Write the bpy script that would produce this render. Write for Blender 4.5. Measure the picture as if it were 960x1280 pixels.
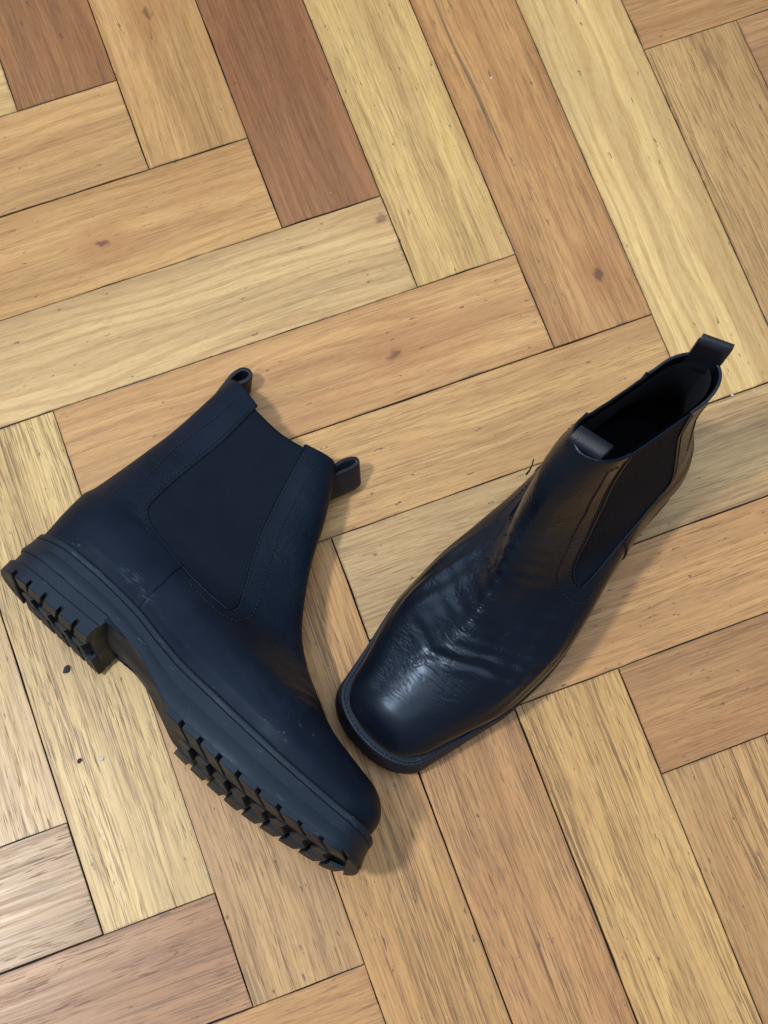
import bpy, bmesh, math, random
import numpy as np
from mathutils import Vector, Matrix

S = bpy.context.scene
COL = S.collection
for _o in list(bpy.data.objects):
    bpy.data.objects.remove(_o, do_unlink=True)

# ------------------------------------------------------------------ camera
cam_d = bpy.data.cameras.new("camera")
cam = bpy.data.objects.new("camera", cam_d)
COL.objects.link(cam)
CAM_R = np.array([[0.9367782754754359, -0.3484147742726327, 0.032459323249550275],
                  [-0.3315801460844632, -0.9134832843029097, -0.23580266330509397],
                  [0.11180818091657893, 0.21013194513857208, -0.9712587174962218]])
CAM_C = np.array([-0.0434, -0.55085, 0.94763])
r_, d_, f_ = CAM_R
cam.matrix_world = Matrix(((r_[0], -d_[0], -f_[0], CAM_C[0]), (r_[1], -d_[1], -f_[1], CAM_C[1]),
                           (r_[2], -d_[2], -f_[2], CAM_C[2]), (0, 0, 0, 1)))
cam_d.sensor_fit = 'VERTICAL'
cam_d.sensor_height = 24
cam_d.sensor_width = 18
cam_d.lens = 12 * 2.98555
cam_d.clip_start = 0.01
cam_d.clip_end = 60
cam_d.dof.use_dof = True
cam_d.dof.focus_distance = 0.94
cam_d.dof.aperture_fstop = 16.0
S.camera = cam

# ------------------------------------------------------------------ light
W = bpy.data.worlds.new("World")
S.world = W
W.use_nodes = True
bg = W.node_tree.nodes['Background']
bg.inputs[0].default_value = (0.86, 0.93, 1.0, 1)
bg.inputs[1].default_value = 0.22


def area(name, loc, target, size, power, col, size_y=None, shape='DISK'):
    l = bpy.data.lights.new(name, 'AREA')
    l.shape = shape
    l.size = size
    if size_y:
        l.size_y = size_y
    l.energy = power
    l.color = col
    o = bpy.data.objects.new(name, l)
    COL.objects.link(o)
    o.location = loc
    o.rotation_euler = (Vector(target) - Vector(loc)).to_track_quat('-Z', 'Y').to_euler()
    return o


area('ceiling_lamp', (-1.02, -0.22, 2.75), (0.05, -0.36, 0), 0.25, 54, (1.0, 0.96, 0.90))
area('window_light', (-0.9, 1.9, 1.7), (0.05, -0.3, 0), 1.3, 19, (0.86, 0.93, 1.0), 1.5, 'RECTANGLE')
area('ceiling_bounce', (0.3, -0.3, 2.6), (0.1, -0.3, 0), 3.0, 50, (0.95, 0.97, 1.0), 3.0, 'RECTANGLE')

S.view_settings.view_transform = 'Standard'
S.view_settings.look = 'None'
S.view_settings.exposure = 0.0
S.view_settings.gamma = 1.0
S.view_settings.use_curve_mapping = False


# ------------------------------------------------------------------ helpers
def lin(*c):
    return tuple(((v / 255) / 12.92 if v / 255 <= 0.04045 else ((v / 255 + 0.055) / 1.055) ** 2.4) for v in c)


def tag(o, label=None, cat=None, group=None, kind=None):
    if label: o['label'] = label
    if cat: o['category'] = cat
    if group: o['group'] = group
    if kind: o['kind'] = kind
    return o


def mesh_obj(name, verts, faces, mat, parent=None, smooth=True):
    me = bpy.data.meshes.new(name)
    me.from_pydata([tuple(map(float, v)) for v in verts], [], [tuple(int(i) for i in f) for f in faces])
    bm = bmesh.new()
    bm.from_mesh(me)
    bmesh.ops.recalc_face_normals(bm, faces=bm.faces)
    bm.to_mesh(me)
    bm.free()
    me.materials.append(mat)
    if smooth:
        me.polygons.foreach_set('use_smooth', [True] * len(me.polygons))
    o = bpy.data.objects.new(name, me)
    COL.objects.link(o)
    if parent is not None:
        o.parent = parent
    return o


def sharp(o, ang=35):
    me = o.data
    bm = bmesh.new()
    bm.from_mesh(me)
    for e in bm.edges:
        if len(e.link_faces) == 2 and e.calc_face_angle(0) > math.radians(ang):
            e.smooth = False
    bm.to_mesh(me)
    bm.free()


def empty(name, loc=(0, 0, 0)):
    o = bpy.data.objects.new(name, None)
    o.empty_display_size = 0.05
    o.location = loc
    COL.objects.link(o)
    return o


def smooth01(a, b, x):
    t = np.clip((np.asarray(x, float) - a) / (b - a), 0, 1)
    return t * t * (3 - 2 * t)


def pchip(xs, ys):
    xs = np.array(xs, float); ys = np.array(ys, float)
    h = np.diff(xs); dl = np.diff(ys) / h
    m = np.zeros(len(xs))
    m[0], m[-1] = dl[0], dl[-1]
    for i in range(1, len(xs) - 1):
        if dl[i - 1] * dl[i] > 0:
            w1 = 2 * h[i] + h[i - 1]; w2 = h[i] + 2 * h[i - 1]
            m[i] = (w1 + w2) / (w1 / dl[i - 1] + w2 / dl[i])

    def f(x):
        x = np.asarray(x, float)
        xc = np.clip(x, xs[0], xs[-1])
        i = np.clip(np.searchsorted(xs, xc) - 1, 0, len(xs) - 2)
        t = (xc - xs[i]) / h[i]
        v = ((2 * t ** 3 - 3 * t ** 2 + 1) * ys[i] + (t ** 3 - 2 * t ** 2 + t) * h[i] * m[i]
             + (-2 * t ** 3 + 3 * t ** 2) * ys[i + 1] + (t ** 3 - t ** 2) * h[i] * m[i + 1])
        return v + np.where(x < xs[0], (x - xs[0]) * m[0], 0) + np.where(x > xs[-1], (x - xs[-1]) * m[-1], 0)
    return f


# ------------------------------------------------------------------ materials
class NT:
    def __init__(self, name):
        self.m = bpy.data.materials.new(name)
        self.m.use_nodes = True
        self.t = self.m.node_tree
        self.b = self.t.nodes['Principled BSDF']

    def n(self, typ, **kw):
        nd = self.t.nodes.new(typ)
        for k, v in kw.items():
            setattr(nd, k, v)
        return nd

    def l(self, a, b):
        self.t.links.new(a, b)

    def put(self, sock, v):
        if isinstance(v, bpy.types.NodeSocket):
            self.l(v, sock)
        else:
            sock.default_value = v

    def math(self, op, a, b=None, c=None, clamp=False):
        nd = self.n('ShaderNodeMath', operation=op, use_clamp=clamp)
        self.put(nd.inputs[0], a)
        if b is not None: self.put(nd.inputs[1], b)
        if c is not None: self.put(nd.inputs[2], c)
        return nd.outputs[0]

    def vmath(self, op, a, b=None):
        nd = self.n('ShaderNodeVectorMath', operation=op)
        self.put(nd.inputs[0], a)
        if b is not None: self.put(nd.inputs[1], b)
        return nd.outputs[0]

    def noise(self, vec, scale, detail=3, rough=0.5, dist=0.0):
        nd = self.n('ShaderNodeTexNoise')
        self.put(nd.inputs['Vector'], vec)
        nd.inputs['Scale'].default_value = scale
        nd.inputs['Detail'].default_value = detail
        nd.inputs['Roughness'].default_value = rough
        nd.inputs['Distortion'].default_value = dist
        return nd.outputs[0]

    def ramp(self, v, a, b, lo=0.0, hi=1.0):
        nd = self.n('ShaderNodeMapRange', interpolation_type='SMOOTHSTEP')
        self.put(nd.inputs[0], v)
        nd.inputs[1].default_value = a
        nd.inputs[2].default_value = b
        nd.inputs[3].default_value = lo
        nd.inputs[4].default_value = hi
        return nd.outputs[0]

    def mix(self, f, a, b, mode='MIX'):
        nd = self.n('ShaderNodeMix', data_type='RGBA', blend_type=mode)
        self.put(nd.inputs[0], f)
        self.put(nd.inputs[6], a)
        self.put(nd.inputs[7], b)
        return nd.outputs[2]

    def bump(self, h, strength, dist, normal=None):
        nd = self.n('ShaderNodeBump')
        nd.inputs['Strength'].default_value = strength
        nd.inputs['Distance'].default_value = dist
        self.put(nd.inputs['Height'], h)
        if normal is not None: self.l(normal, nd.inputs['Normal'])
        return nd.outputs[0]

    def stretch(self, vec, sx, sy, sz):
        return self.vmath('MULTIPLY', vec, (sx, sy, sz))


def wood_material():
    k = NT('wood')
    tc = k.n('ShaderNodeTexCoord').outputs['Object']
    oi = k.n('ShaderNodeObjectInfo')
    off = k.n('ShaderNodeCombineXYZ')
    k.put(off.inputs[0], k.math('MULTIPLY', oi.outputs['Random'], 37.0))
    k.put(off.inputs[1], k.math('MULTIPLY', oi.outputs['Random'], 91.0))
    k.put(off.inputs[2], k.math('MULTIPLY', oi.outputs['Random'], 13.0))
    p0 = k.vmath('ADD', tc, off.outputs[0])
    # the fibres waver a little along the board
    wv = k.noise(k.stretch(p0, 5, 9, 1), 1.0, 2)
    sh = k.n('ShaderNodeCombineXYZ')
    k.put(sh.inputs[1], k.math('MULTIPLY', k.math('SUBTRACT', wv, 0.5), 0.009))
    p = k.vmath('ADD', p0, sh.outputs[0])

    def att(name):
        a = k.n('ShaderNodeAttribute', attribute_type='OBJECT', attribute_name=name)
        return a
    grain = att('grain').outputs['Fac']
    red = att('heart').outputs['Fac']
    base = oi.outputs['Color']
    # broad tone bands along the board
    band = k.noise(k.stretch(p, 3.0, 42, 1), 1.0, 3, 0.55)
    fine = k.noise(k.stretch(p, 13, 420, 1), 1.0, 4, 0.68)
    fibre = k.noise(k.stretch(p, 30, 1250, 1), 1.0, 2, 0.6)
    patch = k.noise(k.stretch(p, 7, 22, 1), 1.0, 3, 0.5)
    dark = k.mix(1.0, base, (0.60, 0.49, 0.40, 1), 'MULTIPLY')
    light = k.mix(1.0, base, (1.16, 1.15, 1.10, 1), 'MULTIPLY')
    c = k.mix(k.ramp(band, 0.30, 0.72), light, k.mix(0.55, base, dark))
    c = k.mix(k.math('MULTIPLY', k.ramp(fine, 0.46, 0.72), k.math('MULTIPLY', grain, 0.75)), c, dark)
    c = k.mix(k.math('MULTIPLY', k.ramp(fibre, 0.5, 0.75), 0.25), c, dark)
    # growth rings: soft wavy bands, clearest on the smoother boards
    rw = k.math('MULTIPLY', k.noise(k.stretch(p0, 4.0, 14, 1), 1.0, 2, 0.5), 7.0)
    rs = k.n('ShaderNodeSeparateXYZ')
    k.l(p, rs.inputs[0])
    rb = k.math('SINE', k.math('MULTIPLY', k.math('ADD', k.math('MULTIPLY', rs.outputs[1], 105.0), rw), 6.2832))
    rk = k.math('MULTIPLY', k.ramp(rb, 0.1, 0.95), k.ramp(grain, 0.25, 0.95, 0.42, 0.12))
    c = k.mix(rk, c, k.mix(1.0, base, (0.66, 0.52, 0.38, 1), 'MULTIPLY'))
    redc = k.mix(1.0, base, (0.70, 0.53, 0.43, 1), 'MULTIPLY')
    c = k.mix(k.math('MULTIPLY', k.ramp(patch, 0.46, 0.72), red), c, redc)
    # greyer, worn patches
    wear = k.noise(k.stretch(p, 4, 6, 1), 1.0, 3)
    c = k.mix(k.ramp(wear, 0.52, 0.75, 0, 0.34), c, k.mix(1.0, base, (0.86, 0.90, 0.98, 1), 'MULTIPLY'))
    # open pores: short dark dashes along the fibre
    po = k.noise(k.stretch(p, 60, 1100, 1), 1.0, 1, 0.4)
    pm = k.noise(k.stretch(p, 14, 60, 1), 1.0, 2)
    pore = k.math('MULTIPLY', k.ramp(po, 0.61, 0.70), k.ramp(pm, 0.40, 0.58))
    pore = k.math('MULTIPLY', pore, grain, clamp=True)
    c = k.mix(k.math('MULTIPLY', pore, 0.62), c, (0.045, 0.030, 0.028, 1))
    l1 = k.ramp(k.noise(k.stretch(p, 10, 620, 1), 1.0, 3, 0.75), 0.535, 0.585)
    l2 = k.ramp(k.noise(k.stretch(p, 34, 1050, 1), 1.0, 2, 0.65), 0.53, 0.60)
    sg = k.noise(k.stretch(p, 5, 55, 1), 1.0, 4, 0.65)
    m1 = k.ramp(sg, 0.40, 0.60)
    m2 = k.ramp(sg, 0.30, 0.65, 0.35, 0.85)
    st = k.math('MULTIPLY', k.math('MAXIMUM', k.math('MULTIPLY', l1, m1), k.math('MULTIPLY', l2, m2)), grain, clamp=True)
    c = k.mix(k.math('MULTIPLY', st, 0.85), c, k.mix(1.0, base, (0.25, 0.195, 0.155, 1), 'MULTIPLY'))
    hl = k.ramp(k.noise(k.stretch(k.vmath('ADD', p, (3.1, 7.7, 0)), 9, 700, 1), 1.0, 2, 0.6), 0.56, 0.68)
    c = k.mix(k.math('MULTIPLY', hl, k.math('MULTIPLY', grain, 0.5)), c, k.mix(1.0, base, (1.22, 1.22, 1.18, 1), 'MULTIPLY'))
    # sparse gouges and nicks
    vo = k.n('ShaderNodeTexVoronoi', feature='F1')
    k.put(vo.inputs['Vector'], k.vmath('ADD', k.stretch(p, 60, 210, 1), k.stretch(k.n('ShaderNodeTexNoise').outputs['Color'], 0, 0, 0)))
    vo.inputs['Scale'].default_value = 1.0
    vsel = k.n('ShaderNodeSeparateColor')
    k.l(vo.outputs['Color'], vsel.inputs[0])
    wob = k.math('MULTIPLY_ADD', k.noise(k.stretch(p, 420, 1100, 1), 1.0, 3), 0.9, -0.45)
    nick = k.math('MULTIPLY', k.math('LESS_THAN', k.math('ADD', vo.outputs['Distance'], wob), 0.10),
                  k.math('GREATER_THAN', vsel.outputs[0], 0.82))
    c = k.mix(k.math('MULTIPLY', nick, 0.75), c, (0.055, 0.033, 0.032, 1))
    fk = k.n('ShaderNodeTexVoronoi', feature='F1')
    k.put(fk.inputs['Vector'], k.stretch(p, 110, 330, 1))
    fk.inputs['Scale'].default_value = 1.0
    fs = k.n('ShaderNodeSeparateColor')
    k.l(fk.outputs['Color'], fs.inputs[0])
    fm = k.ramp(k.noise(k.stretch(p, 9, 26, 1), 1.0, 2), 0.50, 0.60)
    fl = k.math('MULTIPLY', k.math('LESS_THAN', k.math('ADD', fk.outputs['Distance'], k.math('MULTIPLY_ADD', k.noise(k.stretch(p, 500, 1500, 1), 1.0, 2), 0.8, -0.4)), 0.14), k.math('GREATER_THAN', fs.outputs[1], 0.72))
    c = k.mix(k.math('MULTIPLY', k.math('MULTIPLY', fl, fm), 0.6), c, (0.075, 0.045, 0.035, 1))
    # thin dark splits running along the fibre
    sp = k.noise(k.stretch(p, 2.6, 210, 1), 1.0, 2, 0.5)
    sm = k.noise(k.stretch(p, 6, 24, 1), 1.0, 1)
    split = k.math('MULTIPLY', k.ramp(sp, 0.735, 0.76), k.ramp(sm, 0.50, 0.58))
    c = k.mix(k.math('MULTIPLY', split, 0.55), c, (0.05, 0.035, 0.035, 1))
    # one knot per board where the board has one
    kp = att('knot')
    ks = k.n('ShaderNodeSeparateXYZ')
    k.l(kp.outputs['Vector'], ks.inputs[0])
    kc = k.n('ShaderNodeCombineXYZ')
    k.l(ks.outputs[0], kc.inputs[0]); k.l(ks.outputs[1], kc.inputs[1])
    dv = k.vmath('MULTIPLY', k.vmath('SUBTRACT', tc, kc.outputs[0]), (0.62, 1.0, 0.0))
    dn = k.n('ShaderNodeVectorMath', operation='LENGTH')
    k.l(dv, dn.inputs[0])
    dist = k.math('ADD', dn.outputs['Value'], k.math('MULTIPLY_ADD', k.noise(k.stretch(p, 120, 260, 1), 1.0, 3), 0.010, -0.005))
    kh = k.math('MULTIPLY', k.ramp(dist, 0.0015, 0.021, 1, 0), ks.outputs[2])
    c = k.mix(k.math('MULTIPLY', kh, 0.62), c, redc)
    kk = k.math('MULTIPLY', k.ramp(dist, 0.0008, 0.0042, 1, 0), ks.outputs[2])
    c = k.mix(k.math('MULTIPLY', kk, 0.8), c, (0.075, 0.030, 0.022, 1))
    # old bluish-black stains bleeding in from the board edges (y = +-0.035)
    sep = k.n('ShaderNodeSeparateXYZ')
    k.l(tc, sep.inputs[0])
    ed = k.math('MAXIMUM', k.ramp(k.math('ABSOLUTE', sep.outputs[1]), 0.0330, 0.0349), k.ramp(k.math('ABSOLUTE', sep.outputs[0]), 0.1585, 0.1606))
    em = k.ramp(k.noise(k.stretch(p, 60, 60, 1), 1.0, 4, 0.7), 0.42, 0.66)
    c = k.mix(k.math('MULTIPLY', k.math('MULTIPLY', ed, em), 0.55), c, (0.07, 0.06, 0.07, 1))
    # fine mottled figure and pinpoint pores
    mo = k.noise(k.stretch(p, 170, 900, 1), 1.0, 3, 0.75)
    c = k.mix(k.ramp(mo, 0.50, 0.70, 0, 0.34), c, k.mix(1.0, c, (0.62, 0.56, 0.50, 1), 'MULTIPLY'))
    mo2 = k.noise(k.stretch(p, 70, 230, 1), 1.0, 3, 0.7)
    c = k.mix(k.ramp(mo2, 0.46, 0.70, 0, 0.30), c, k.mix(1.0, c, (0.80, 0.72, 0.62, 1), 'MULTIPLY'))
    # dusty specks
    spn = k.noise(p, 520, 1, 0.4)
    c = k.mix(k.ramp(spn, 0.80, 0.83, 0, 0.3), c, (0.75, 0.72, 0.66, 1))
    k.l(c, k.b.inputs['Base Color'])
    rg = k.math('ADD', k.ramp(fine, 0.3, 0.7, 0.27, 0.42), k.math('MULTIPLY', pore, 0.2))
    k.l(rg, k.b.inputs['Roughness'])
    k.b.inputs['Specular IOR Level'].default_value = 0.42
    hgt = k.math('SUBTRACT', k.math('MULTIPLY', fine, -0.35), k.math('ADD', k.math('MULTIPLY', pore, 0.8), k.math('ADD', nick, split)))
    k.l(k.bump(hgt, 0.22, 0.0005), k.b.inputs['Normal'])
    return k.m


def leather_material(name, col, rough, crease, scuff, spec):
    k = NT(name)
    tc = k.n('ShaderNodeTexCoord').outputs['Object']
    sep = k.n('ShaderNodeSeparateXYZ')
    k.l(tc, sep.inputs[0])
    X, Y, Z = sep.outputs
    tone = k.noise(tc, 24, 4, 0.6)
    c = k.mix(k.ramp(tone, 0.3, 0.75), (*col, 1), (col[0] * 1.7 + .001, col[1] * 1.6 + .001, col[2] * 1.5 + .001, 1))
    # scuffs near the sole
    sc = k.noise(k.stretch(tc, 170, 120, 330), 1.0, 4, 0.7)
    low = k.math('MULTIPLY', k.ramp(Z, 0.030, 0.056, 1, 0), k.ramp(k.noise(tc, 38, 2), 0.50, 0.66))
    sf = k.math('MULTIPLY', k.math('MULTIPLY', k.ramp(sc, 0.60, 0.74), low), scuff, clamp=True)
    c = k.mix(sf, c, (0.095, 0.12, 0.18, 1))
    for (sx, sz, sr) in ((.0570, .043, .0050), (.0400, .047, .0060)):
        dx = k.math('MULTIPLY', k.math('SUBTRACT', X, sx), 0.5)
        dz = k.math('SUBTRACT', Z, sz)
        dd = k.math('SQRT', k.math('ADD', k.math('MULTIPLY', dx, dx), k.math('MULTIPLY', dz, dz)))
        mk = k.math('MULTIPLY', k.ramp(dd, sr, sr * .2), k.ramp(k.noise(k.stretch(tc, 130, 200, 1100), 1.0, 4, 0.75), 0.50, 0.66))
        sf = k.math('MAXIMUM', sf, k.math('MULTIPLY', mk, min(1.0, scuff * 0.8)))
        c = k.mix(k.math('MULTIPLY', mk, min(1.0, scuff) * 0.38), c, (0.10, 0.13, 0.19, 1))
    k.l(c, k.b.inputs['Base Color'])
    k.l(k.math('ADD', k.ramp(k.noise(tc, 34, 3, 0.55), 0.3, 0.75, rough - 0.04, rough + 0.09), k.math('MULTIPLY', sf, 0.3)), k.b.inputs['Roughness'])
    k.b.inputs['Specular IOR Level'].default_value = spec
    k.b.inputs['Specular Tint'].default_value = (0.55, 0.73, 1.0, 1)
    # pebble grain
    vo = k.n('ShaderNodeTexVoronoi', feature='DISTANCE_TO_EDGE')
    k.put(vo.inputs['Vector'], k.vmath('ADD', tc, k.stretch(k.noise(tc, 700, 2), 0.0006, 0.0006, 0.0006)))
    vo.inputs['Scale'].default_value = 900
    g = k.ramp(vo.outputs['Distance'], 0.0, 0.14)
    n1 = k.bump(g, 0.03, 0.0003)
    # fine flex wrinkles running across the foot over vamp and ankle front
    warp = k.noise(tc, 45, 3, 0.6)
    pv = k.vmath('ADD', k.stretch(tc, 1, 1, 1), k.stretch(k.vmath('SUBTRACT', k.n('ShaderNodeTexNoise').outputs['Color'], (0.5, 0.5, 0.5)), 0, 0, 0))
    cr = k.noise(k.stretch(pv, 250, 62, 185), 1.0, 2, 0.5, 0.7)
    ridge = k.math('SUBTRACT', 1.0, k.math('MULTIPLY', k.math('ABSOLUTE', k.math('SUBTRACT', cr, 0.5)), 7.0), clamp=True)
    area_m = k.math('MULTIPLY', k.ramp(X, 0.060, 0.10), k.ramp(X, 0.208, 0.232, 1, 0))
    area_m = k.math('MULTIPLY', area_m, k.ramp(Z, 0.040, 0.050))
    rear = k.math('MULTIPLY', k.math('MULTIPLY', k.ramp(X, 0.030, 0.012, 0, 1), k.ramp(Z, 0.070, 0.085)), k.ramp(Z, 0.120, 0.145, 1, 0))
    area_m = k.math('MAXIMUM', area_m, rear)
    area_m = k.math('MULTIPLY', area_m, k.ramp(warp, 0.36, 0.62))
    h = k.math('MULTIPLY', k.math('MULTIPLY', ridge, area_m), -1.0)
    n2 = k.bump(h, crease, 0.0011, n1)
    big = k.noise(k.stretch(tc, 75, 30, 60), 1.0, 3, 0.55, 0.4)
    n3 = k.bump(k.math('MULTIPLY', big, k.ramp(X, 0.04, 0.12)), crease * 0.25, 0.002, n2)
    k.l(n3, k.b.inputs['Normal'])
    return k.m


def rubber_material(name='rubber', col=(0.0040, 0.0072, 0.0150), rough=0.56):
    k = NT(name)
    tc = k.n('ShaderNodeTexCoord').outputs['Object']
    t = k.noise(tc, 40, 5, 0.62)
    d = k.noise(k.stretch(tc, 90, 90, 260), 1.0, 4, 0.7)
    c = k.mix(k.ramp(t, 0.3, 0.75), (*col, 1), (col[0] * 1.5, col[1] * 1.5, col[2] * 1.45, 1))
    c = k.mix(k.ramp(d, 0.60, 0.80, 0, 0.45), c, (0.085, 0.095, 0.115, 1))
    # scratches
    s = k.noise(k.stretch(tc, 16, 300, 420), 1.0, 2, 0.5, 1.2)
    c = k.mix(k.ramp(s, 0.73, 0.76, 0, 0.5), c, (0.15, 0.17, 0.21, 1))
    k.l(c, k.b.inputs['Base Color'])
    k.put(k.b.inputs['Roughness'], k.ramp(t, 0.3, 0.7, rough - 0.08, rough + 0.1))
    k.b.inputs['Specular IOR Level'].default_value = 0.45
    k.b.inputs['Specular Tint'].default_value = (0.55, 0.74, 1.0, 1)
    k.l(k.bump(k.math('ADD', t, k.noise(tc, 800, 2)), 0.15, 0.0006), k.b.inputs['Normal'])
    return k.m


def simple(name, col, rough, spec=0.4, bump_scale=None, ribs=None):
    k = NT(name)
    tc = k.n('ShaderNodeTexCoord').outputs['Object']
    t = k.noise(tc, 60, 4, 0.6)
    c = k.mix(t, (col[0] * .75, col[1] * .75, col[2] * .75, 1), (col[0] * 1.3, col[1] * 1.3, col[2] * 1.3, 1))
    k.l(c, k.b.inputs['Base Color'])
    k.b.inputs['Roughness'].default_value = rough
    k.b.inputs['Specular IOR Level'].default_value = spec
    if ribs:
        sx = k.n('ShaderNodeSeparateXYZ')
        k.l(tc, sx.inputs[0])
        w = k.math('SINE', k.math('MULTIPLY_ADD', sx.outputs[0], 3900.0, k.math('MULTIPLY', k.noise(tc, 60, 2), 2.0)))
        k.l(k.bump(k.math('ADD', w, k.math('MULTIPLY', k.noise(tc, 1400, 2), 1.5)), 0.5, 0.0003), k.b.inputs['Normal'])
    elif bump_scale:
        k.l(k.bump(k.noise(tc, bump_scale, 3), 0.4, 0.0006), k.b.inputs['Normal'])
    return k.m


M_wood = wood_material()
M_base = simple('dark_bitumen', (0.030, 0.026, 0.028), 0.9, 0.1, 300)
M_gloss = leather_material('polished_leather', (0.0032, 0.0056, 0.0122), 0.31, 0.22, 0.15, 0.34)
M_matte = leather_material('matte_leather', (0.0032, 0.0066, 0.0158), 0.50, 0.24, 1.0, 0.17)
M_rubber = rubber_material()
M_elastic = simple('elastic', (0.0038, 0.0078, 0.0175), 0.80, 0.12, ribs=True)
M_lining = simple('lining_fabric', (0.014, 0.017, 0.026), 0.85, 0.2, 700)
M_tab = simple('tab_webbing', (0.006, 0.009, 0.019), 0.5, 0.4, 900)
M_thread = simple('thread', (0.0015, 0.0025, 0.006), 0.6, 0.4)
M_crumb = simple('dark_crumb', (0.03, 0.024, 0.035), 0.7, 0.3, 800)
M_fleck = simple('white_fleck', (0.50, 0.49, 0.50), 0.7, 0.3, 800)

# ------------------------------------------------------------------ floor
PW = 0.07
NR = 4.593879
floor = mesh_obj('floor', [(-1.6, -1.9, -0.0035), (1.6, -1.9, -0.0035), (1.6, 1.4, -0.0035), (-1.6, 1.4, -0.0035)],
                 [(0, 1, 2, 3)], M_base, smooth=False)
floor['kind'] = 'structure'

PL, PH = PW * NR, PW


def plank_mesh(seed):
    """one block; its arrises are slightly wavy and chipped"""
    r = random.Random(seed)
    bm = bmesh.new()
    hx, hy, b = PL / 2 - 0.00012, PH / 2 - 0.00012, 0.0004
    pts = []
    def side(p, q, n, nx, ny):
        for i in range(n):
            t = i / n
            if 0 < i: t = (i + r.uniform(-.35, .35)) / n
            d = 0 if i == 0 else (r.uniform(0, .00016) if r.random() < .85 else r.uniform(.0003, .0007))
            pts.append((p[0] + (q[0] - p[0]) * t - nx * d, p[1] + (q[1] - p[1]) * t - ny * d, d))
    side((-hx, -hy), (hx, -hy), 11, 0, -1)
    side((hx, -hy), (hx, hy), 4, 1, 0)
    side((hx, hy), (-hx, hy), 11, 0, 1)
    side((-hx, hy), (-hx, -hy), 4, -1, 0)
    def ring(inset, z):
        out = []
        for x, y, d in pts:
            sx = max(-hx + inset, min(hx - inset, x)); sy = max(-hy + inset, min(hy - inset, y))
            out.append(bm.verts.new((sx, sy, z)))
        return out
    rr = [ring(0, -0.006), ring(0, -b), ring(b * .8, 0)]
    for p, q in zip(rr[:-1], rr[1:]):
        for i in range(len(p)):
            j = (i + 1) % len(p)
            bm.faces.new((p[i], p[j], q[j], q[i]))
    bm.faces.new(rr[-1])
    me = bpy.data.meshes.new('plank')
    bm.to_mesh(me)
    bm.free()
    me.materials.append(M_wood)
    return me


PLANKS = [plank_mesh(q) for q in range(9)]
# (kind, k, m): sRGB tone, grain strength, red heartwood, knot (x, y, strength)
TONES = {
    ('V', 0, 0): ((150, 110, 74), .6, .35, None), ('V', 1, 0): ((192, 158, 110), 0.5, .25, (-.05, .0, .8)),
    ('V', 2, 0): ((146, 105, 72), .5, .45, None), ('V', 3, 0): ((206, 180, 126), 0.6, .05, None),
    ('V', 4, 0): ((184, 146, 100), 0.6, .45, (-.122, -.012, 1)), ('V', 5, 0): ((212, 188, 136), 0.28, .1, None),
    ('V', 6, 0): ((188, 158, 112), .8, .2, None), ('V', 7, 0): ((166, 132, 92), .6, .4, None),
    ('V', -1, 0): ((196, 160, 112), .5, .2, None),
    ('H', -1, 0): ((208, 184, 134), .3, .1, None), ('H', 0, 0): ((192, 158, 112), 0.35, .2, None),
    ('H', 1, 0): ((194, 160, 112), 0.42, .3, (.045, -.006, 1)), ('H', 2, 0): ((200, 176, 134), 0.36, .15, (.155, .02, .7)),
    ('H', 3, 0): ((194, 158, 112), 0.42, .45, (.06, -.004, .9)), ('H', 4, 0): ((196, 162, 114), .55, .25, None),
    ('H', 5, 0): ((190, 166, 126), .6, .05, None), ('H', 6, 0): ((200, 160, 110), .6, .25, None),
    ('H', 7, 0): ((178, 138, 94), .6, .45, (-.07, -.005, .6)), ('H', 8, 0): ((190, 150, 104), .6, .3, None),
    ('H', 5, -1): ((182, 146, 104), .4, .3, None), ('H', 6, -1): ((176, 140, 104), .4, .4, None),
    ('V', 1, 1): ((196, 170, 124), .8, .1, None),
    ('V', 2, 1): ((198, 174, 132), .9, .05, None), ('V', 3, 1): ((206, 184, 134), 1.0, .05, None),
    ('V', 4, 1): ((188, 156, 112), .95, .2, None), ('V', 5, 1): ((190, 152, 100), 1.0, .25, None),
    ('V', 6, 1): ((184, 144, 98), 1.0, .4, (.0, .01, .35)), ('V', 7, 1): ((202, 168, 112), 1.0, .15, None),
    ('V', 8, 1): ((190, 154, 106), .9, .25, None),
    ('H', 2, 1): ((168, 142, 114), .85, .2, None), ('H', 3, 1): ((164, 126, 94), .8, .4, None),
    ('H', 4, 1): ((186, 146, 98), .7, .3, None), ('H', 1, 1): ((186, 150, 110), .8, .3, None),
}
rng = random.Random(7)
count = 0
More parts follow.
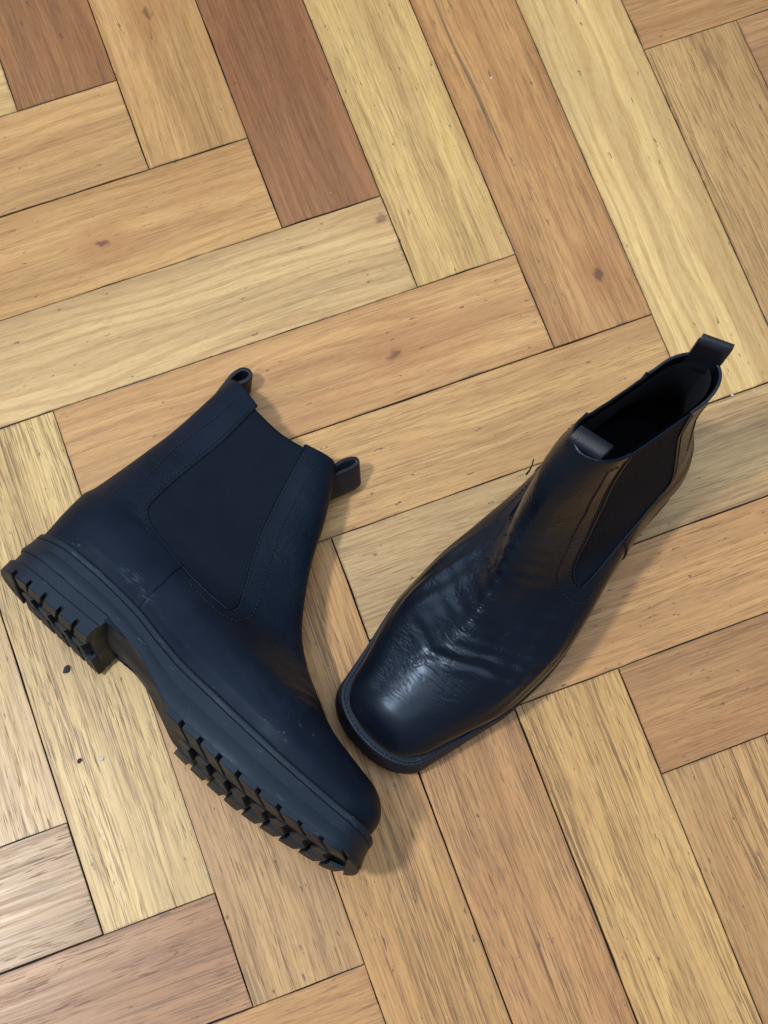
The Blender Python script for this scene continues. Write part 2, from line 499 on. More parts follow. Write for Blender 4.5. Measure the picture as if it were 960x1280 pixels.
for m in range(-4, 5):
    for k in range(-16, 26):
        for kind in 'HV':
            if kind == 'H':
                u, v = k - NR / 2 - NR * m, k + 0.5 + NR * m
            else:
                u, v = k - 0.5 - NR * m, k - NR / 2 + NR * m
            X, Y = u * PW, -v * PW
            if abs(X - 0.09) > 0.98 or abs(Y + 0.36) > 0.98:
                continue
            t = TONES.get((kind, k, m))
            if t is None:
                b = rng.choice([(190, 154, 108), (204, 172, 122), (176, 138, 98), (198, 164, 114), (164, 124, 90)])
                t = (tuple(c + rng.randint(-6, 6) for c in b), rng.uniform(.4, .95), rng.uniform(.05, .45), None)
            o = bpy.data.objects.new('plank', PLANKS[(k * 5 + m * 3 + (kind == 'V')) % 9])
            COL.objects.link(o)
            o.parent = floor
            o.location = (X + rng.uniform(-.00018, .00018), Y + rng.uniform(-.00018, .00018), -rng.uniform(0.0, 0.00022))
            o.rotation_euler = (rng.uniform(-.0012, .0012), rng.uniform(-.0004, .0004),
                                (math.pi / 2 if kind == 'V' else 0) + rng.uniform(-.0008, .0008))
            o.scale = (1 - rng.uniform(0, .0018), 1 - rng.choice([rng.uniform(0, .002), rng.uniform(0, .003), rng.uniform(.002, .008)]), 1)
            c = lin(*t[0])
            o.color = (c[0] * .885, c[1] * .865, c[2] * .80, 1)
            o['grain'] = float(t[1])
            o['heart'] = float(t[2])
            o['knot'] = [float(q) for q in (t[3] or (0.5, 0.5, 0.0))]
            count += 1
print('planks', count)

# ------------------------------------------------------------------ boot shape (x toe, z up, y = inner side of the foot)
FRONT = [(.012, .2400), (.028, .2412), (.036, .2405), (.0445, .2345), (.0495, .2255), (.0528, .2100), (.0556, .1970),
         (.0590, .1855), (.0680, .1685), (.0785, .1502), (.0915, .1343), (.105, .1235), (.130, .1080), (.157, .0955),
         (.175, .0850), (.188, .0772)]
fF = pchip([p[0] for p in FRONT], [p[1] for p in FRONT])
_zz = np.linspace(.030, .188, 900)
_xx = fF(_zz)
_o = np.argsort(_xx)
def fTop(x):
    x = np.asarray(x, float)
    t = np.interp(x, _xx[_o], _zz[_o])
    return np.where(x < _xx.min(), .188 + (_xx.min() - x) * 1.6, t)
fK = pchip([.012, .030, .040, .0525, .070, .082, .114, .141, .188], [-.0258, -.0258, -.0255, -.0264, -.0268, -.0246, -.0188, -.0145, -.0112])
_d = [0, .02, .05, .085, .11, .14, .17, .20, .23, .26, .30]
fB = pchip(_d, [.0325, .0362, .0425, .0492, .0500, .0465, .0412, .0374, .0348, .0338, .0335])
def fC(x):
    return .0085 * smooth01(.02, .13, x)
fS = pchip([.04, .055, .07, .09, .11, .13, .15, .188], [.0375, .0350, .0310, .0278, .0238, .0202, .0177, .0160])
fZf = pchip([-.034, -.014, .0014, .0197, .0348, .0597, .0811, .1047, .1277, .1478, .1766, .2053, .2294, .246],
            [.0345, .0362, .0375, .0375, .0367, .0338, .0290, .0246, .0227, .0216, .0210, .0218, .0230, .0245])
fZb = pchip([-.04, .045, .054, .074, .097, .113, .14, .17, .20, .225, .25], [.0200, .0196, .0180, .0146, .0060, .0002, -.0010, -.0012, .0004, .0032, .0090])
fGd = pchip([-.04, .05, .10, .116, .14, .16, .19, .2177, .235, .25], [.0030, .0018, -.0030, -.0038, -.0047, -.0050, -.0034, .0002, .0036, .0075])   # worn tread line
GZ = [.0674, .0684, .0714, .0749, .0794, .0864, .100, .1246, .1546, .1807, .20]
fGL = pchip(GZ, [.0930, .0745, .0552, .0388, .0228, .0160, .0146, .0157, .0182, .0180, .0178])
fGR = pchip([.0674, .0695, .073, .0832, .108, .134, .1555, .1807, .20], [.0955, .0970, .0972, .0928, .0802, .0706, .0645, .0588, .055])


class Last:
    """closed boot surface: half width on either side (sd = +1 inner, -1 outer) at (x, z)"""
    def __init__(self, lean, twist, slump=0.0):
        self.lean, self.twist, self.slump = lean, twist, slump

    def bend(self, P):
        """the whole worn shaft sags backwards"""
        P = np.array(P, float)
        k = np.maximum(P[:, 2] - .045, 0)
        P[:, 0] -= self.slump * k * smooth01(.045, .085, P[:, 2])
        return P

    def centre(self, x, z):
        s2 = smooth01(.055, .185, z)
        return fC(x) * (1 - smooth01(.05, .12, z)) + s2 * (self.lean + self.twist * (x - .03))

    def half(self, x, z, inset=.003):
        F, K = fF(z), fK(z)
        d = np.maximum(F - x, 0)
        b = np.maximum(x - K, 0)
        plan = fB(.2480 - x) - (.0034 + .0022 * smooth01(.185, .232, x)) + .0020 * smooth01(.0010, .0090, z - fZf(x)) * smooth01(.215, .175, x)
        m = smooth01(.044, .084, z)
        w = plan * (1 - m) + fS(z) * m
        # toe cap of the low slices and the rounded section of the vamp
        r = np.clip(d / .022, 0, 1)
        cap = (1 - (1 - r) ** 2.5) ** (1 / 2.2)
        t = np.clip((z - .018) / np.maximum(fTop(x) - .018, 1e-4), 0, 1)
        sec = (1 - t ** 2.7) ** (1 / 2.1)
        kc = smooth01(.026, .040, z)
        low = cap ** (1 - kc) * (sec * kc + (1 - kc))
        a = np.interp(z, [.07, .10, .130, .155, .188], [.120, .074, .045, .029, .020])
        pp = np.interp(z, [.07, .10, .130, .155], [1.1, 1.45, 1.9, 2.1])
        ee = np.interp(z, [.07, .10, .130, .155], [.58, .55, .52, .50])
        q = np.clip(d / a, 0, 1)
        hi = (1 - (1 - q) ** pp) ** ee
        s = smooth01(.048, .082, z)
        fr = low * (1 - s) + hi * s
        ab = np.interp(z, [.03, .06, .10, .14, .188], [.036, .037, .046, .038, .021])
        q = np.clip(b / ab, 0, 1)
        bk = (1 - (1 - q) ** 2.0) ** .5
        return np.maximum(w * fr * bk, 0)

    def y(self, x, z, sd, inset=.003):
        return self.centre(x, z) + sd * self.half(x, z, inset)

    def ring(self, z, n, inset=0.0, thin=0.0):
        """closed contour at height z: n points per side"""
        F, K = float(fF(z)) - thin, float(fK(z)) + thin
        tt = np.linspace(0, 1, 900)
        g = np.where(tt < .5, .5 * (2 * tt) ** 3.2, 1 - .5 * (2 * (1 - tt)) ** 3.2)
        xs = F + (K - F) * g
        # measure on the outer surface, then thin
        Xo = float(fF(z)) + (float(fK(z)) - float(fF(z))) * g
        out = []
        for sd in (1, -1):
            h = self.half(Xo, np.full_like(Xo, z))
            h = np.maximum(h - thin, 0) if thin else h
            ys = self.centre(xs, z) + sd * h
            L = np.concatenate([[0], np.cumsum(np.hypot(np.diff(xs), np.diff(ys)))])
            s = np.linspace(0, L[-1], n + 1)
            out.append(np.stack([np.interp(s, L, xs), np.interp(s, L, ys)], 1))
        a, b = out
        return np.concatenate([a, b[::-1][1:-1]])      # front -> inner side -> back -> outer side


def rim_shift(x, z):
    k = smooth01(.150, .186, z)
    off = pchip([-.012, .0, .02, .04, .058, .075], [.002, .0005, -.0045, -.0062, -.0040, .0015])(np.clip(x, -.012, .075))
    return k * off


def levels():
    # spacing follows the front line so the flat top of the vamp stays finely sampled
    z = np.linspace(.016, .186, 3000)
    x = fF(z)
    L = np.concatenate([[0], np.cumsum(np.hypot(np.diff(z), np.diff(x)))])
    return np.interp(np.linspace(0, L[-1], 190), L, z)


def vnoise(p, seed):
    """cheap smooth noise made of a few sines"""
    r = np.random.RandomState(seed)
    v = np.zeros(len(p))
    for i in range(9):
        k = r.normal(size=3)
        k = k / np.linalg.norm(k) * r.uniform(.6, 1.6)
        v += np.sin(p @ k + r.uniform(0, 6.28)) / 9 * 1.6
    return v


def wrinkles(P, amt, seed):
    """outward displacement of the leather: flex creases over the vamp and ankle"""
    x, y, z = P.T
    out = np.zeros(len(P))
    yc = y - fC(x)
    top = smooth01(.040, .052, z)
    # main crease behind the toe box, running back to the inner ball
    def crease(x0, slope, bow, width, depth, ya, yb):
        line = x0 - slope * yc - bow * yc ** 2 + .0006 * np.sin(yc * 260 + x0 * 900)
        q = (x - line) / width
        m = smooth01(ya - .010, ya, yc) * smooth01(yb + .010, yb, yc)
        return m * (-depth * np.exp(-q * q) + .55 * depth * np.exp(-((q + 1.7) / 1.2) ** 2) + .35 * depth * np.exp(-((q - 1.7) / 1.2) ** 2))
    out += top * crease(.1815, .55, 0, .0030, .0011, -.004, .034)
    out += top * crease(.1735, .62, 0, .0026, .0008, .004, .036)
    out += top * crease(.1860, -.25, 0, .0026, .0005, -.024, .0)
    out += top * crease(.1640, .50, 0, .0028, .0006, .010, .032)
    # ripples at the bend of the ankle
    bend = smooth01(.100, .112, x) * smooth01(.178, .150, x) * smooth01(.055, .066, z) * smooth01(.130, .110, z)
    ph = (x * .75 - z * .66) * 620 + yc * 60 + 2.0 * vnoise(P * 60, seed)
    out += bend * .00045 * np.sin(ph) * (0.6 + .4 * vnoise(P * 90, seed + 1))
    # soft folds in the inner quarter
    q = smooth01(.10, .125, x) * smooth01(.195, .165, x) * smooth01(.030, .040, z) * smooth01(.075, .060, z)
    out += q * .00028 * np.sin(z * 700 + x * 260 + 2.5 * vnoise(P * 55, seed + 3))
    out += .0005 * vnoise(P * 75, seed + 5)
    return out * amt


def make_boot(name, leather, last, mirror, amt, tabs, seed):
    root = empty(name)
    my = -1.0 if mirror else 1.0

    def T(v):
        v = last.bend(v)
        v[:, 1] *= my
        return v

    # ---- upper
    zs = levels()
    n = 190
    rings = [last.ring(z, n) for z in zs]
    cnt = len(rings[0])
    V = np.zeros((len(zs), cnt, 3))
    for i, (z, r) in enumerate(zip(zs, rings)):
        V[i, :, 0], V[i, :, 1], V[i, :, 2] = r[:, 0], r[:, 1], z
    du = np.roll(V, -1, 1) - np.roll(V, 1, 1)
    dv = np.gradient(V, axis=0)
    N = np.cross(du, dv)
    N /= np.linalg.norm(N, axis=2, keepdims=True) + 1e-12
    # the ring runs front -> +y -> back: make N point outward
    if (N[:, 40, 1]).mean() < 0: N = -N
    P = V.reshape(-1, 3)
    disp = wrinkles(P, amt, seed)
    side = np.where(np.arange(cnt) < n, 1, -1)
    sideP = np.tile(side, len(zs))
    x, z = P[:, 0], P[:, 2]
    # quarter overlap along the side seam, heel counter step
    lapz = (z < fGL(np.clip(z, .0674, .2)) * 0 + .0745)
    disp = disp + .0009 * smooth01(.0588, .0572, x) * smooth01(.078, .070, z)
    gore_m = smooth01(.004, .0, np.maximum(np.maximum(fGL(z) - x, x - fGR(z)), .066 - z))
    disp = disp * (1 - gore_m)
    P = P + N.reshape(-1, 3) * disp[:, None]
    # gore opening
    idx = np.arange(len(P)).reshape(len(zs), cnt)
    a = idx[:-1, :]; b = np.roll(idx, -1, 1)[:-1, :]; c = np.roll(idx, -1, 1)[1:, :]; d = idx[1:, :]
    faces = np.stack([a, b, c, d], -1).reshape(-1, 4)
    cen = P[faces].mean(1)
    ingore = (cen[:, 2] > .0674) & (cen[:, 0] > fGL(cen[:, 2])) & (cen[:, 0] < fGR(cen[:, 2]))
    kept = faces[~ingore]
    cut = np.zeros(len(P), bool); cut[faces[ingore].ravel()] = True
    kp = np.zeros(len(P), bool); kp[kept.ravel()] = True
    bd = np.where(cut & kp)[0]
    gz = np.linspace(.0674, .187, 260)
    poly = np.concatenate([np.stack([fGL(gz), gz], 1), np.stack([fGR(gz), gz], 1),
                           np.stack([np.linspace(fGL(.0674), fGR(.0674), 12), np.full(12, .0674)], 1)])
    for i in bd:
        q = poly - P[i, [0, 2]]
        j = np.argmin((q ** 2).sum(1))
        if z[i] > .1855:
            P[i, 0] = poly[j, 0]
            continue
        P[i, 0], P[i, 2] = poly[j]
        P[i, 1] = last.y(poly[j, 0], poly[j, 1], sideP[i])
    P[:, 2] += rim_shift(P[:, 0], P[:, 2])
    used = np.unique(kept)
    remap = -np.ones(len(P), int); remap[used] = np.arange(len(used))
    up = mesh_obj('upper', T(P[used]), remap[kept], leather, root)
    so = up.modifiers.new('thickness', 'SOLIDIFY')
    so.thickness = .0016
    so.offset = -1
    so.use_even_offset = False

    def surf(xz, sd, lift):
        xz = np.array(xz, float)
        yy = last.y(xz[:, 0], xz[:, 1], sd)
        e = 1e-4
        hx = (last.y(xz[:, 0] + e, xz[:, 1], sd) - last.y(xz[:, 0] - e, xz[:, 1], sd)) / (2 * e)
        hz = (last.y(xz[:, 0], xz[:, 1] + e, sd) - last.y(xz[:, 0], xz[:, 1] - e, sd)) / (2 * e)
        nn = np.stack([-hx, np.ones_like(hx), -hz], 1) * sd
        nn /= np.linalg.norm(nn, axis=1, keepdims=True)
        out = np.stack([xz[:, 0], yy, xz[:, 1]], 1) + nn * np.reshape(lift, (-1, 1))
        out[:, 2] += rim_shift(xz[:, 0], xz[:, 1])
        return out, nn

    # ---- elastic panels
    for sd in (1, -1):
        rows = np.concatenate([np.linspace(.0678, .090, 14), np.linspace(.092, .1832, 34)])
        cols = np.linspace(0, 1, 26)
        vv = []
        for zq in rows:
            lo, hi = float(fGL(zq)) - .0015, float(fGR(zq)) + .0015
            vv.append(np.stack([lo + (hi - lo) * cols, np.full(26, zq)], 1))
        g, _ = surf(np.concatenate(vv), sd, -.0009)
        F_ = [(r * 26 + c, r * 26 + c + 1, (r + 1) * 26 + c + 1, (r + 1) * 26 + c) for r in range(len(rows) - 1) for c in range(25)]
        e = mesh_obj('elastic_panel', T(g), F_, M_elastic, root)
        s2 = e.modifiers.new('thickness', 'SOLIDIFY'); s2.thickness = .0012; s2.offset = 0

    # ---- lining and insole
    lz = np.concatenate([np.linspace(.040, .08, 14), np.linspace(.084, .1815, 40)])
    ln = 70
    lr = [last.ring(q, ln, thin=.0032) for q in lz]
    lv = np.concatenate([np.column_stack([r, np.full(len(r), q)]) for q, r in zip(lz, lr)])
    lv[:, 2] += rim_shift(lv[:, 0], lv[:, 2])
    lc = len(lr[0])
    lf = [(i * lc + j, i * lc + (j + 1) % lc, (i + 1) * lc + (j + 1) % lc, (i + 1) * lc + j) for i in range(len(lz) - 1) for j in range(lc)]
    mesh_obj('lining', T(lv), lf, M_lining, root)
    ins = last.ring(.0395, 60, thin=.002)
    iv = np.column_stack([ins, np.full(len(ins), .0405)])
    iv = np.concatenate([iv, [[.08, .0, .0405]]])
    mesh_obj('insole', T(iv), [(i, (i + 1) % len(ins), len(ins)) for i in range(len(ins))], M_lining, root)

    # ---- tubes: piping round the gore, side seam
    def tube(path, nrm, r, flat=1.0):
        path = np.array(path); t = np.gradient(path, axis=0); t /= np.linalg.norm(t, axis=1, keepdims=True) + 1e-12
        bn = np.cross(t, nrm); bn /= np.linalg.norm(bn, axis=1, keepdims=True) + 1e-12
        vs, fs = [], []
        m_ = 6
        for i in range(len(path)):
            for j in range(m_):
                a_ = 2 * math.pi * j / m_
                vs.append(path[i] + bn[i] * math.cos(a_) * r + nrm[i] * math.sin(a_) * r * flat)
        for i in range(len(path) - 1):
            for j in range(m_):
                fs.append((i * m_ + j, i * m_ + (j + 1) % m_, (i + 1) * m_ + (j + 1) % m_, (i + 1) * m_ + j))
        fs.append(tuple(range(m_))[::-1]); fs.append(tuple((len(path) - 1) * m_ + j for j in range(m_)))
        return vs, fs

    def resample(pts, step):
        pts = np.array(pts, float)
        L = np.concatenate([[0], np.cumsum(np.linalg.norm(np.diff(pts, axis=0), axis=1))])
        s = np.linspace(0, L[-1], max(3, int(L[-1] / step)))
        return np.stack([np.interp(s, L, pts[:, i]) for i in range(pts.shape[1])], 1)

    gzs = np.linspace(.185, .0679, 80)
    gpath = np.concatenate([np.stack([fGL(gzs), gzs], 1), np.stack([fGR(gzs[::-1]), gzs[::-1]], 1)])
    gpath = resample(gpath, .0012)
    for sd in (1, -1):
        p3, nn = surf(gpath, sd, .0001)
        vs, fs = tube(p3, nn, .00070)
        mesh_obj('piping', T(vs), fs, leather, root)
        sz = np.linspace(.0715, .030, 36)
        p3, nn = surf(np.stack([.0578 + .0004 * np.sin(sz * 260), sz], 1), sd, .0007)
        vs, fs = tube(p3, nn, .0007, .7)
        mesh_obj('side_seam', T(vs), fs, leather, root)

    # ---- stitching: short thread dashes
    def dashes(paths):
        vs, fs = [], []
        for p3, nn in paths:
            L = np.concatenate([[0], np.cumsum(np.linalg.norm(np.diff(p3, axis=0), axis=1))])
            s = .001
            while s + .0023 < L[-1]:
                ss = np.linspace(s, s + .0021, 3)
                q = np.stack([np.interp(ss, L, p3[:, i]) for i in range(3)], 1)
                qn = np.stack([np.interp(ss, L, nn[:, i]) for i in range(3)], 1)
                q[1] += qn[1] * .00018
                v_, f_ = tube(q, qn, .00038, .8)
                o_ = len(vs)
                vs += list(v_); fs += [tuple(i + o_ for i in f) for f in f_]
                s += .0029
        return vs, fs
    paths = []
    off = lambda dx: np.concatenate([np.stack([fGR(np.linspace(.178, .080, 60)) + dx, np.linspace(.178, .080, 60)], 1)])
    for sd in (1, -1):
        outer = [(.0640, .1765), (.0712, .1745), (.0748, .1593), (.0820, .1323), (.0945, .1032), (.1040, .0865), (.1080, .0750), (.1062, .0655),
                 (.0990, .0615), (.088, .0622), (.074, .0642), (.062, .0665)]
        inner = np.concatenate([np.stack([fGR(np.linspace(.181, .0695, 60)) + .0022, np.linspace(.181, .0695, 60)], 1)])
        rear = np.stack([fGL(np.linspace(.181, .078, 60)) - .0024, np.linspace(.181, .078, 60)], 1)
        rear2 = [(.0045, .176), (.0035, .1553), (.0015, .1473), (-.0012, .1287), (-.0008, .1139), (.0007, .098)]
        low = np.stack([np.linspace(.024, .056, 30), np.interp(np.linspace(.024, .056, 30), [.024, .0388, .056], [.0755, .0720, .0685])], 1)
        for q in (outer, inner, rear, rear2, low):
            qq = resample(q, .001)
            paths.append(surf(qq, sd, .00012))
    vs, fs = dashes(paths)
    st = mesh_obj('stitching', T(vs), fs, M_thread, root)
    st['kind'] = 'stuff'

    # ---- sole
    No = 130
    def outline(inset, n=No):
        F, K = .2492, -.0295
        tt = np.linspace(0, 1, 1400)
        g = np.where(tt < .5, .5 * (2 * tt) ** 3, 1 - .5 * (2 * (1 - tt)) ** 3)
        xs = F + (K - F) * g
        d_ = F - xs; b_ = xs - K
        r_ = np.clip(d_ / .022, 0, 1); cap = (1 - (1 - r_) ** 2.5) ** (1 / 2.2)
        q_ = np.clip(b_ / .037, 0, 1); bk = (1 - (1 - q_) ** 2) ** .5
        h = fB(.2480 - xs) * cap * bk
        halves = []
        for sd in (1, -1):
            ys = fC(xs) + sd * h
            L = np.concatenate([[0], np.cumsum(np.hypot(np.diff(xs), np.diff(ys)))])
            s = np.linspace(0, L[-1], n + 1)
            halves.append(np.stack([np.interp(s, L, xs), np.interp(s, L, ys)], 1))
        c = np.concatenate([halves[0], halves[1][::-1][1:-1]])
        t = np.roll(c, -1, 0) - np.roll(c, 1, 0)
        t /= np.linalg.norm(t, axis=1, keepdims=True)
        nn = np.stack([t[:, 1], -t[:, 0]], 1)          # one side; orient outward
        ctr = np.array([.1, .004])
        if ((c - ctr) * nn).sum(1).mean() < 0: nn = -nn
        return c - nn * np.reshape(inset, (-1, 1)), c, nn

    def loft(loops, cap0=True, cap1=True):
        vs = np.concatenate(loops); m_ = len(loops[0]); fs = []
        for i in range(len(loops) - 1):
            for j in range(m_):
                fs.append((i * m_ + j, i * m_ + (j + 1) % m_, (i + 1) * m_ + (j + 1) % m_, (i + 1) * m_ + j))
        extra = []
        for ok, i in ((cap0, 0), (cap1, len(loops) - 1)):
            if ok:
                extra.append(loops[i].mean(0)); ci = len(vs) + len(extra) - 1
                fs += [(i * m_ + j, i * m_ + (j + 1) % m_, ci) for j in range(m_)]
        if extra: vs = np.concatenate([vs, np.array(extra)])
        return vs, fs

    def loop(inset, zfun):
        c, base, nn = outline(inset)
        return np.column_stack([c, zfun(base[:, 0])])
    H = lambda q: (lambda x: fZf(x) + q)
    B_ = lambda q: (lambda x: fZb(x) + q)
    mid = lambda w_: (lambda x: fZb(x) * (1 - w_) + (fZf(x) - .0042) * w_)
    # the side wall flares out towards the ground at the toe
    _, base0, _ = outline(0)
    _, _, nn0 = outline(0)
    fl = .0005 + (.0010 + .0020 * np.clip(nn0[:, 0], 0, 1)) * smooth01(.185, .232, base0[:, 0]) + .0009 * smooth01(.02, -.02, base0[:, 0])
    top = fl
    vs, fs = loft([loop(top + .0075, H(-.0003)), loop(top + .0034, H(-.0002)), loop(top + .0005, H(0)), loop(top + .0001, H(-.0004)), loop(top, H(-.0010)), loop(top, H(-.0036)),
                   loop(top + .0004, H(-.0039)), loop(top + .0060, H(-.0040))], False, False)
    welt = mesh_obj('welt', T(vs), fs, M_rubber, root)
    vs, fs = loft([loop(top + .0062, H(-.0041)), loop(top + .0004, H(-.0041)), loop(fl * .97, H(-.0044)), loop(fl * .66 + .0001, mid(.62)), loop(fl * .62 + .0001, mid(.58)), loop(fl * .58 - .0001, mid(.54)),
                   loop(fl * .25 - .0001, mid(.25)), loop(.0, B_(.0012)), loop(.0005, B_(.0))], True, True)
    sole = mesh_obj('sole', T(vs), fs, M_rubber, root)
    sharp(sole, 50)
    # welt stitching
    c, base, nn = outline(fl + .0020)
    w3 = np.column_stack([c, fZf(base[:, 0]) + .0002])
    sel = np.where(base[:, 0] > .055)[0]
    order = np.concatenate([sel[sel > No], sel[sel <= No]])
    vs, fs = dashes([(w3[order], np.tile([0, 0, 1.], (len(order), 1)))])
    ws = mesh_obj('stitching', T(vs), fs, M_thread, welt)
    ws['kind'] = 'stuff'

    def yo(x, sd):
        c_, b_, _ = outline(0)
        h = c_[:No + 1] if sd > 0 else c_[No:][::-1]
        if sd < 0:
            h = np.concatenate([[c_[0]], c_[No:][::-1]])
        o_ = np.argsort(h[:, 0])
        return np.interp(x, h[o_, 0], h[o_, 1])

    def lug(poly, z0, z1, parent, taper=.0006):
        poly = np.array(poly, float)
        cpt = poly.mean(0)
        dirv = cpt - poly; dirv /= np.linalg.norm(dirv, axis=1, keepdims=True) + 1e-9
        lo = np.column_stack([poly + dirv * taper, z0(poly[:, 0])])
        lo2 = np.column_stack([poly + dirv * taper * .2, z0(poly[:, 0]) + .0007])
        hi = np.column_stack([poly, z1(poly[:, 0])])
        m_ = len(poly)
        vs = np.concatenate([lo, lo2, hi])
        fs = [tuple(range(m_))[::-1], tuple(range(2 * m_, 3 * m_))]
        for r0 in (0, m_):
            for j in range(m_):
                fs.append((r0 + j, r0 + (j + 1) % m_, r0 + m_ + (j + 1) % m_, r0 + m_ + j))
        return mesh_obj('lug', T(vs), fs, M_rubber, parent, smooth=False)
    z0f = lambda x: np.minimum(fGd(x), fZb(x) - .0022)
    z1f = lambda x: fZb(x) + .0003
    for sd in (1, -1):
        xa = .1150
        for i in range(9):
            xb = min(xa + .0108, .2400)
            xm = (xa + xb) / 2
            o3 = [(q, float(yo(q, sd)) + sd * .0001) for q in np.linspace(xa, xb, 5)]
            cy = float(fC(xm)); frac = .46
            inn = [(xb + .0065, cy + (o3[-1][1] - cy) * frac), (xa + .0060, cy + (o3[0][1] - cy) * frac)]
            inn = [(min(p_[0], .2415), p_[1]) for p_ in inn]
            lug(o3 + inn, z0f, z1f, sole)
            xa += .0139
    for i in range(8):
        xc = .126 + i * .0139
        cy = float(fC(xc)); hw = (float(yo(xc, 1)) - cy) * .36
        lug([(xc - .004, cy), (xc + .001, cy + hw), (xc + .0075, cy + hw * .9), (xc + .0045, cy), (xc + .0075, cy - hw * .9), (xc + .001, cy - hw)], z0f, z1f, sole)
    cyt = .0085
    tx = [.2418, .2435, .2450, .2463, .2473, .2480, .2486]
    tip = [(q, yo(q, -1)) for q in tx] + [(.2489, cyt - .010), (.2490, cyt), (.2489, cyt + .010)] + [(q, yo(q, 1)) for q in tx[::-1]]
    lug([(a_, float(b_)) for a_, b_ in tip], z0f, z1f, sole)

    # ---- heel block
    c, base, nn = outline(0)
    hsel = base[:, 0] < .046
    hs = np.where(hsel)[0]
    def heel_loop(inset, zfun, breast):
        c_, b_, _ = outline(inset)
        pts = c_[hs]
        b0, b1 = pts[0].copy(), pts[-1].copy()
        b0[0] = breast; b1[0] = breast
        ys = np.linspace(b1[1], b0[1], 9)[1:-1]
        brl = np.stack([np.full(7, breast - .0015), ys], 1)
        pts = np.concatenate([[b0], pts[1:-1], [b1], brl])
        return np.column_stack([pts, zfun(pts[:, 0])])
    kz = lambda q: (lambda x: np.full_like(x, q))
    hl = [heel_loop(.0012, kz(.0066), .0476), heel_loop(.0001, kz(.0070), .0480), heel_loop(.0000, kz(.0114), .0486), heel_loop(.0004, kz(.0118), .0487), heel_loop(.0019, kz(.0122), .0488),
          heel_loop(.0016, lambda x: fZb(x) - .0004, .0495), heel_loop(.0016, lambda x: fZb(x) + .0010, .0495)]
    vs, fs = loft(hl)
    heel = mesh_obj('heel', T(vs), fs, M_rubber, root)
    sharp(heel, 40)
    hz0 = lambda x: fGd(np.asarray(x, float))
    hz1 = lambda x: np.full_like(np.asarray(x, float), 0.0072)
    xs_h = [.0385, .0258, .0131, .0004, -.0118]
    for sd in (1, -1):
        for xa in xs_h:
            xb = xa + .0100
            ins_ = -.0001
            o3 = [(q, float(yo(q, sd)) - sd * ins_) for q in (xa, (xa + xb) / 2, xb)]
            inn = [(xb - .004, o3[2][1] * .42), (xa - .004, o3[0][1] * .42)]
            if xa < -.01: inn = [(xb - .002, o3[2][1] * .42), (xa + .001, o3[0][1] * .42)]
            lug(o3 + inn, hz0, hz1, heel)
    for xc in (.036, .022, .008, -.006):
        lug([(xc - .006, 0), (xc, .011), (xc + .006, .010), (xc + .001, 0), (xc + .006, -.010), (xc, -.011)], hz0, hz1, heel)
    bk = [(q, float(yo(q, 1))) for q in (-.0150, -.0200, -.0245, -.0275)] + [(-.0296, 0)] + [(q, float(yo(q, -1))) for q in (-.0275, -.0245, -.0200, -.0150)] + [(-.0165, 0)]
    lug(bk, hz0, hz1, heel)

    # ---- pull tabs
    for tb in tabs:
        path = np.array(tb['path'], float)                   # (x, z) loop in the side view
        pp = resample(np.column_stack([pchip(np.arange(len(path)), path[:, 0])(np.linspace(0, len(path) - 1, 60)),
                                       pchip(np.arange(len(path)), path[:, 1])(np.linspace(0, len(path) - 1, 60))]), .0011)
        wv = np.array(tb['wv'], float)
        cy = tb.get('cy', 0.0)
        vs, fs = [], []
        wn = 7
        sh = np.array(tb.get('shear', (0, 0, 0)), float)
        for i, (px, pz) in enumerate(pp):
            for j in range(wn):
                a_ = (j / (wn - 1) - .5)
                rise = (pz - path[0, 1])
                vs.append(np.array([px, cy, pz]) + wv * a_ + sh * rise)
        for i in range(len(pp) - 1):
            for j in range(wn - 1):
                fs.append((i * wn + j, i * wn + j + 1, (i + 1) * wn + j + 1, (i + 1) * wn + j))
        t_ = mesh_obj('pull_tab', T(vs), fs, M_tab, root)
        s3 = t_.modifiers.new('thickness', 'SOLIDIFY'); s3.thickness = .0026; s3.offset = 0
        bv = t_.modifiers.new('soft_edge', 'BEVEL'); bv.width = .0005; bv.segments = 2; bv.limit_method = 'ANGLE'
    return root


# standing boot: right foot, upright
stand = make_boot('ankle_boot', M_gloss, Last(-.0045, -.16, -.012), False, 0.9,
                  [dict(path=[(-.0105, .172), (-.0128, .184), (-.0128, .195), (-.0116, .2058), (-.0096, .2075), (-.0076, .2050), (-.0078, .195), (-.0077, .184), (-.0068, .174)],
                        wv=(-.0074, .0155, 0), cy=-.0025),
                   dict(path=[(.0765, .172), (.0760, .183), (.0742, .1882), (.0702, .1892), (.0662, .1868), (.0656, .182), (.0695, .1795), (.0725, .1750)],
                        wv=(-.0043, .0196, 0), cy=-.0120)], 11)
stand.location = (0.2216, -0.3733, -0.0017)
stand.rotation_euler = (0, math.radians(-2.4), math.radians(-156))
tag(stand, 'glossy dark navy-black ankle boot standing upright on its sole, creased over the toes', 'boot', 'pair of black ankle boots')

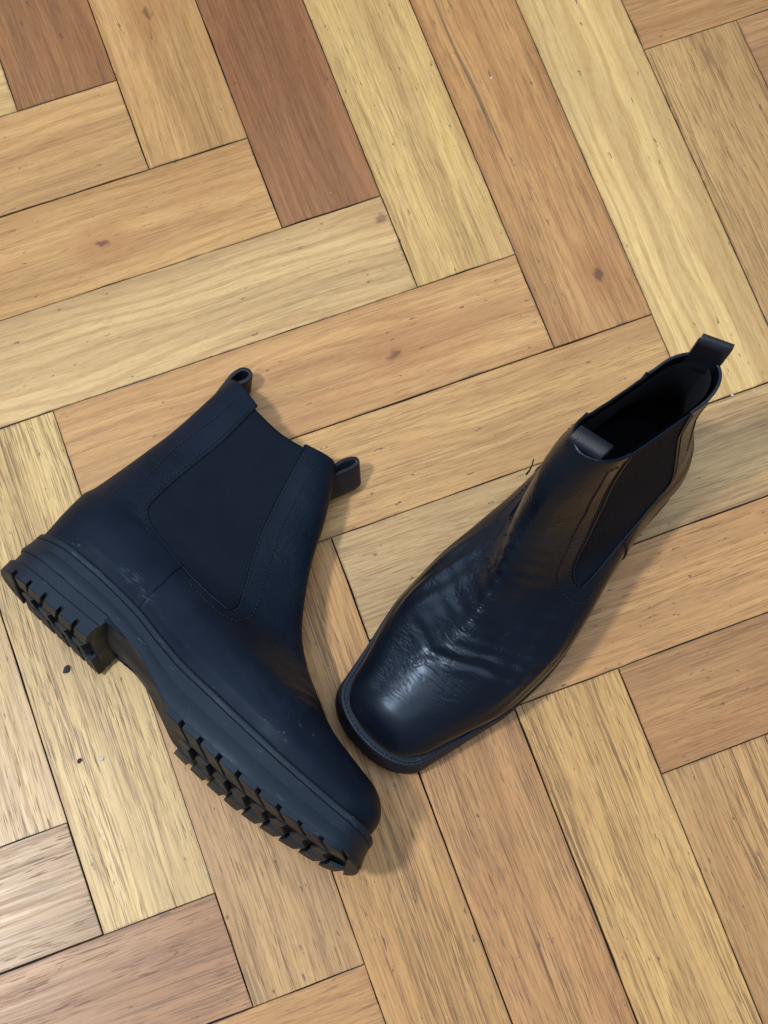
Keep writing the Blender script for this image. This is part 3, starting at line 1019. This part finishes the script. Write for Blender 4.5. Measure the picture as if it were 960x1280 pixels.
# lying boot: left foot, on its outer side
lay = make_boot('ankle_boot', M_matte, Last(.0090, .0), True, 0.20,
                [dict(path=[(-.0110, .172), (-.0126, .184), (-.0135, .192), (-.0118, .1992), (-.0080, .2012), (-.0044, .1990), (-.0046, .1950), (-.0066, .1905), (-.0080, .1840), (-.0076, .174)],
                      wv=(.0, .0200, .002), cy=.0),
                 dict(path=[(.0775, .172), (.0788, .183), (.0800, .1905), (.0826, .1962), (.0858, .1992), (.0884, .1976), (.0876, .1928), (.0850, .1865), (.0822, .1800), (.0800, .174)],
                      wv=(-.006, .0185, .004), cy=.0)], 23)
fx = np.array([0.4906, -0.8686, 0.0698]); uz = np.array([0.8665, 0.4779, -0.1440]); sy = np.array([0.0917, 0.1311, 0.9871])
O = np.array([-0.1458, -0.3317, 0.0370]) - uz * .0135
ly = -sy
lay.matrix_world = Matrix(((fx[0], ly[0], uz[0], O[0]), (fx[1], ly[1], uz[1], O[1]), (fx[2], ly[2], uz[2], O[2]), (0, 0, 0, 1)))
tag(lay, 'matte dark navy-black ankle boot lying on its side with lugged rubber sole showing', 'boot', 'pair of black ankle boots')
bpy.context.view_layer.update()
for b_ in (stand, lay):
    lo = 9
    for ch in b_.children_recursive:
        if ch.type == 'MESH':
            a_ = np.empty(len(ch.data.vertices) * 3); ch.data.vertices.foreach_get('co', a_)
            w_ = (np.array(ch.matrix_world) @ np.column_stack([a_.reshape(-1, 3), np.ones(len(a_) // 3)]).T)[2]
            if w_.min() < lo: lo = w_.min(); who = ch.name
    print('lowest', b_.name, round(float(lo), 4), who)


def px(x, y, z=0.0):
    d = np.array([(x - 480) / 640 / 2.98555, (y - 640) / 640 / 2.98555, 1.0]) @ CAM_R
    return CAM_C + d * ((z - CAM_C[2]) / d[2])


# a loose thread sticking up from the outer side of the standing boot
inv = np.array(stand.matrix_world.inverted())
tp = np.array([px(658, 593, .120), px(662, 588, .124), px(665, 582, .129), px(667, 574, .135)])
tp = (inv @ np.column_stack([tp, np.ones(4)]).T).T[:, :3]
tv, tf = [], []
for i in range(4):
    for j in range(5):
        a_ = 2 * math.pi * j / 5
        tv.append(tp[i] + np.array([math.cos(a_), math.sin(a_), 0]) * .0006 * (1 - .15 * i))
for i in range(3):
    for j in range(5):
        tf.append((i * 5 + j, i * 5 + (j + 1) % 5, i * 5 + 5 + (j + 1) % 5, i * 5 + 5 + j))
mesh_obj('loose_thread', tv, tf, M_thread, stand)


# ------------------------------------------------------------------ crumbs on the boards
def crumb(name, loc, r, mat, label, cat, seed, flat=.35, group=None):
    rr = random.Random(seed)
    bm = bmesh.new()
    bmesh.ops.create_icosphere(bm, subdivisions=2, radius=r)
    for v in bm.verts:
        k = 1 + rr.uniform(-.38, .38)
        v.co = Vector((v.co.x * k * 1.15, v.co.y * k * .85, v.co.z * k * flat))
    zmin = min(v.co.z for v in bm.verts)
    for v in bm.verts: v.co.z -= zmin
    me = bpy.data.meshes.new(name)
    bm.to_mesh(me); bm.free()
    me.materials.append(mat)
    o = bpy.data.objects.new(name, me)
    COL.objects.link(o)
    o.location = (loc[0], loc[1], 0.0001)
    o.rotation_euler = (0, 0, rr.uniform(0, 6))
    tag(o, label, cat, group)


crumb('rubber_crumb', px(83, 837), .0021, M_crumb, 'jagged dark crumb on the pale board just below the upturned heel', 'crumb', 3)
crumb('rubber_crumb', px(100, 951), .0014, M_crumb, 'small dark crumb on the pale board beside a white fleck', 'crumb', 4)
crumb('paper_fleck', px(127, 948), .0014, M_fleck, 'tiny white fleck on the pale board left of the lugged sole', 'fleck', 5)
crumb('paper_fleck', px(614, 98), .0009, M_fleck, 'tiny white fleck on the brown board near the top edge', 'fleck', 6)
crumb('paper_fleck', px(915, 494), .0009, M_fleck, 'tiny white fleck on a joint right of the standing boot', 'fleck', 8)
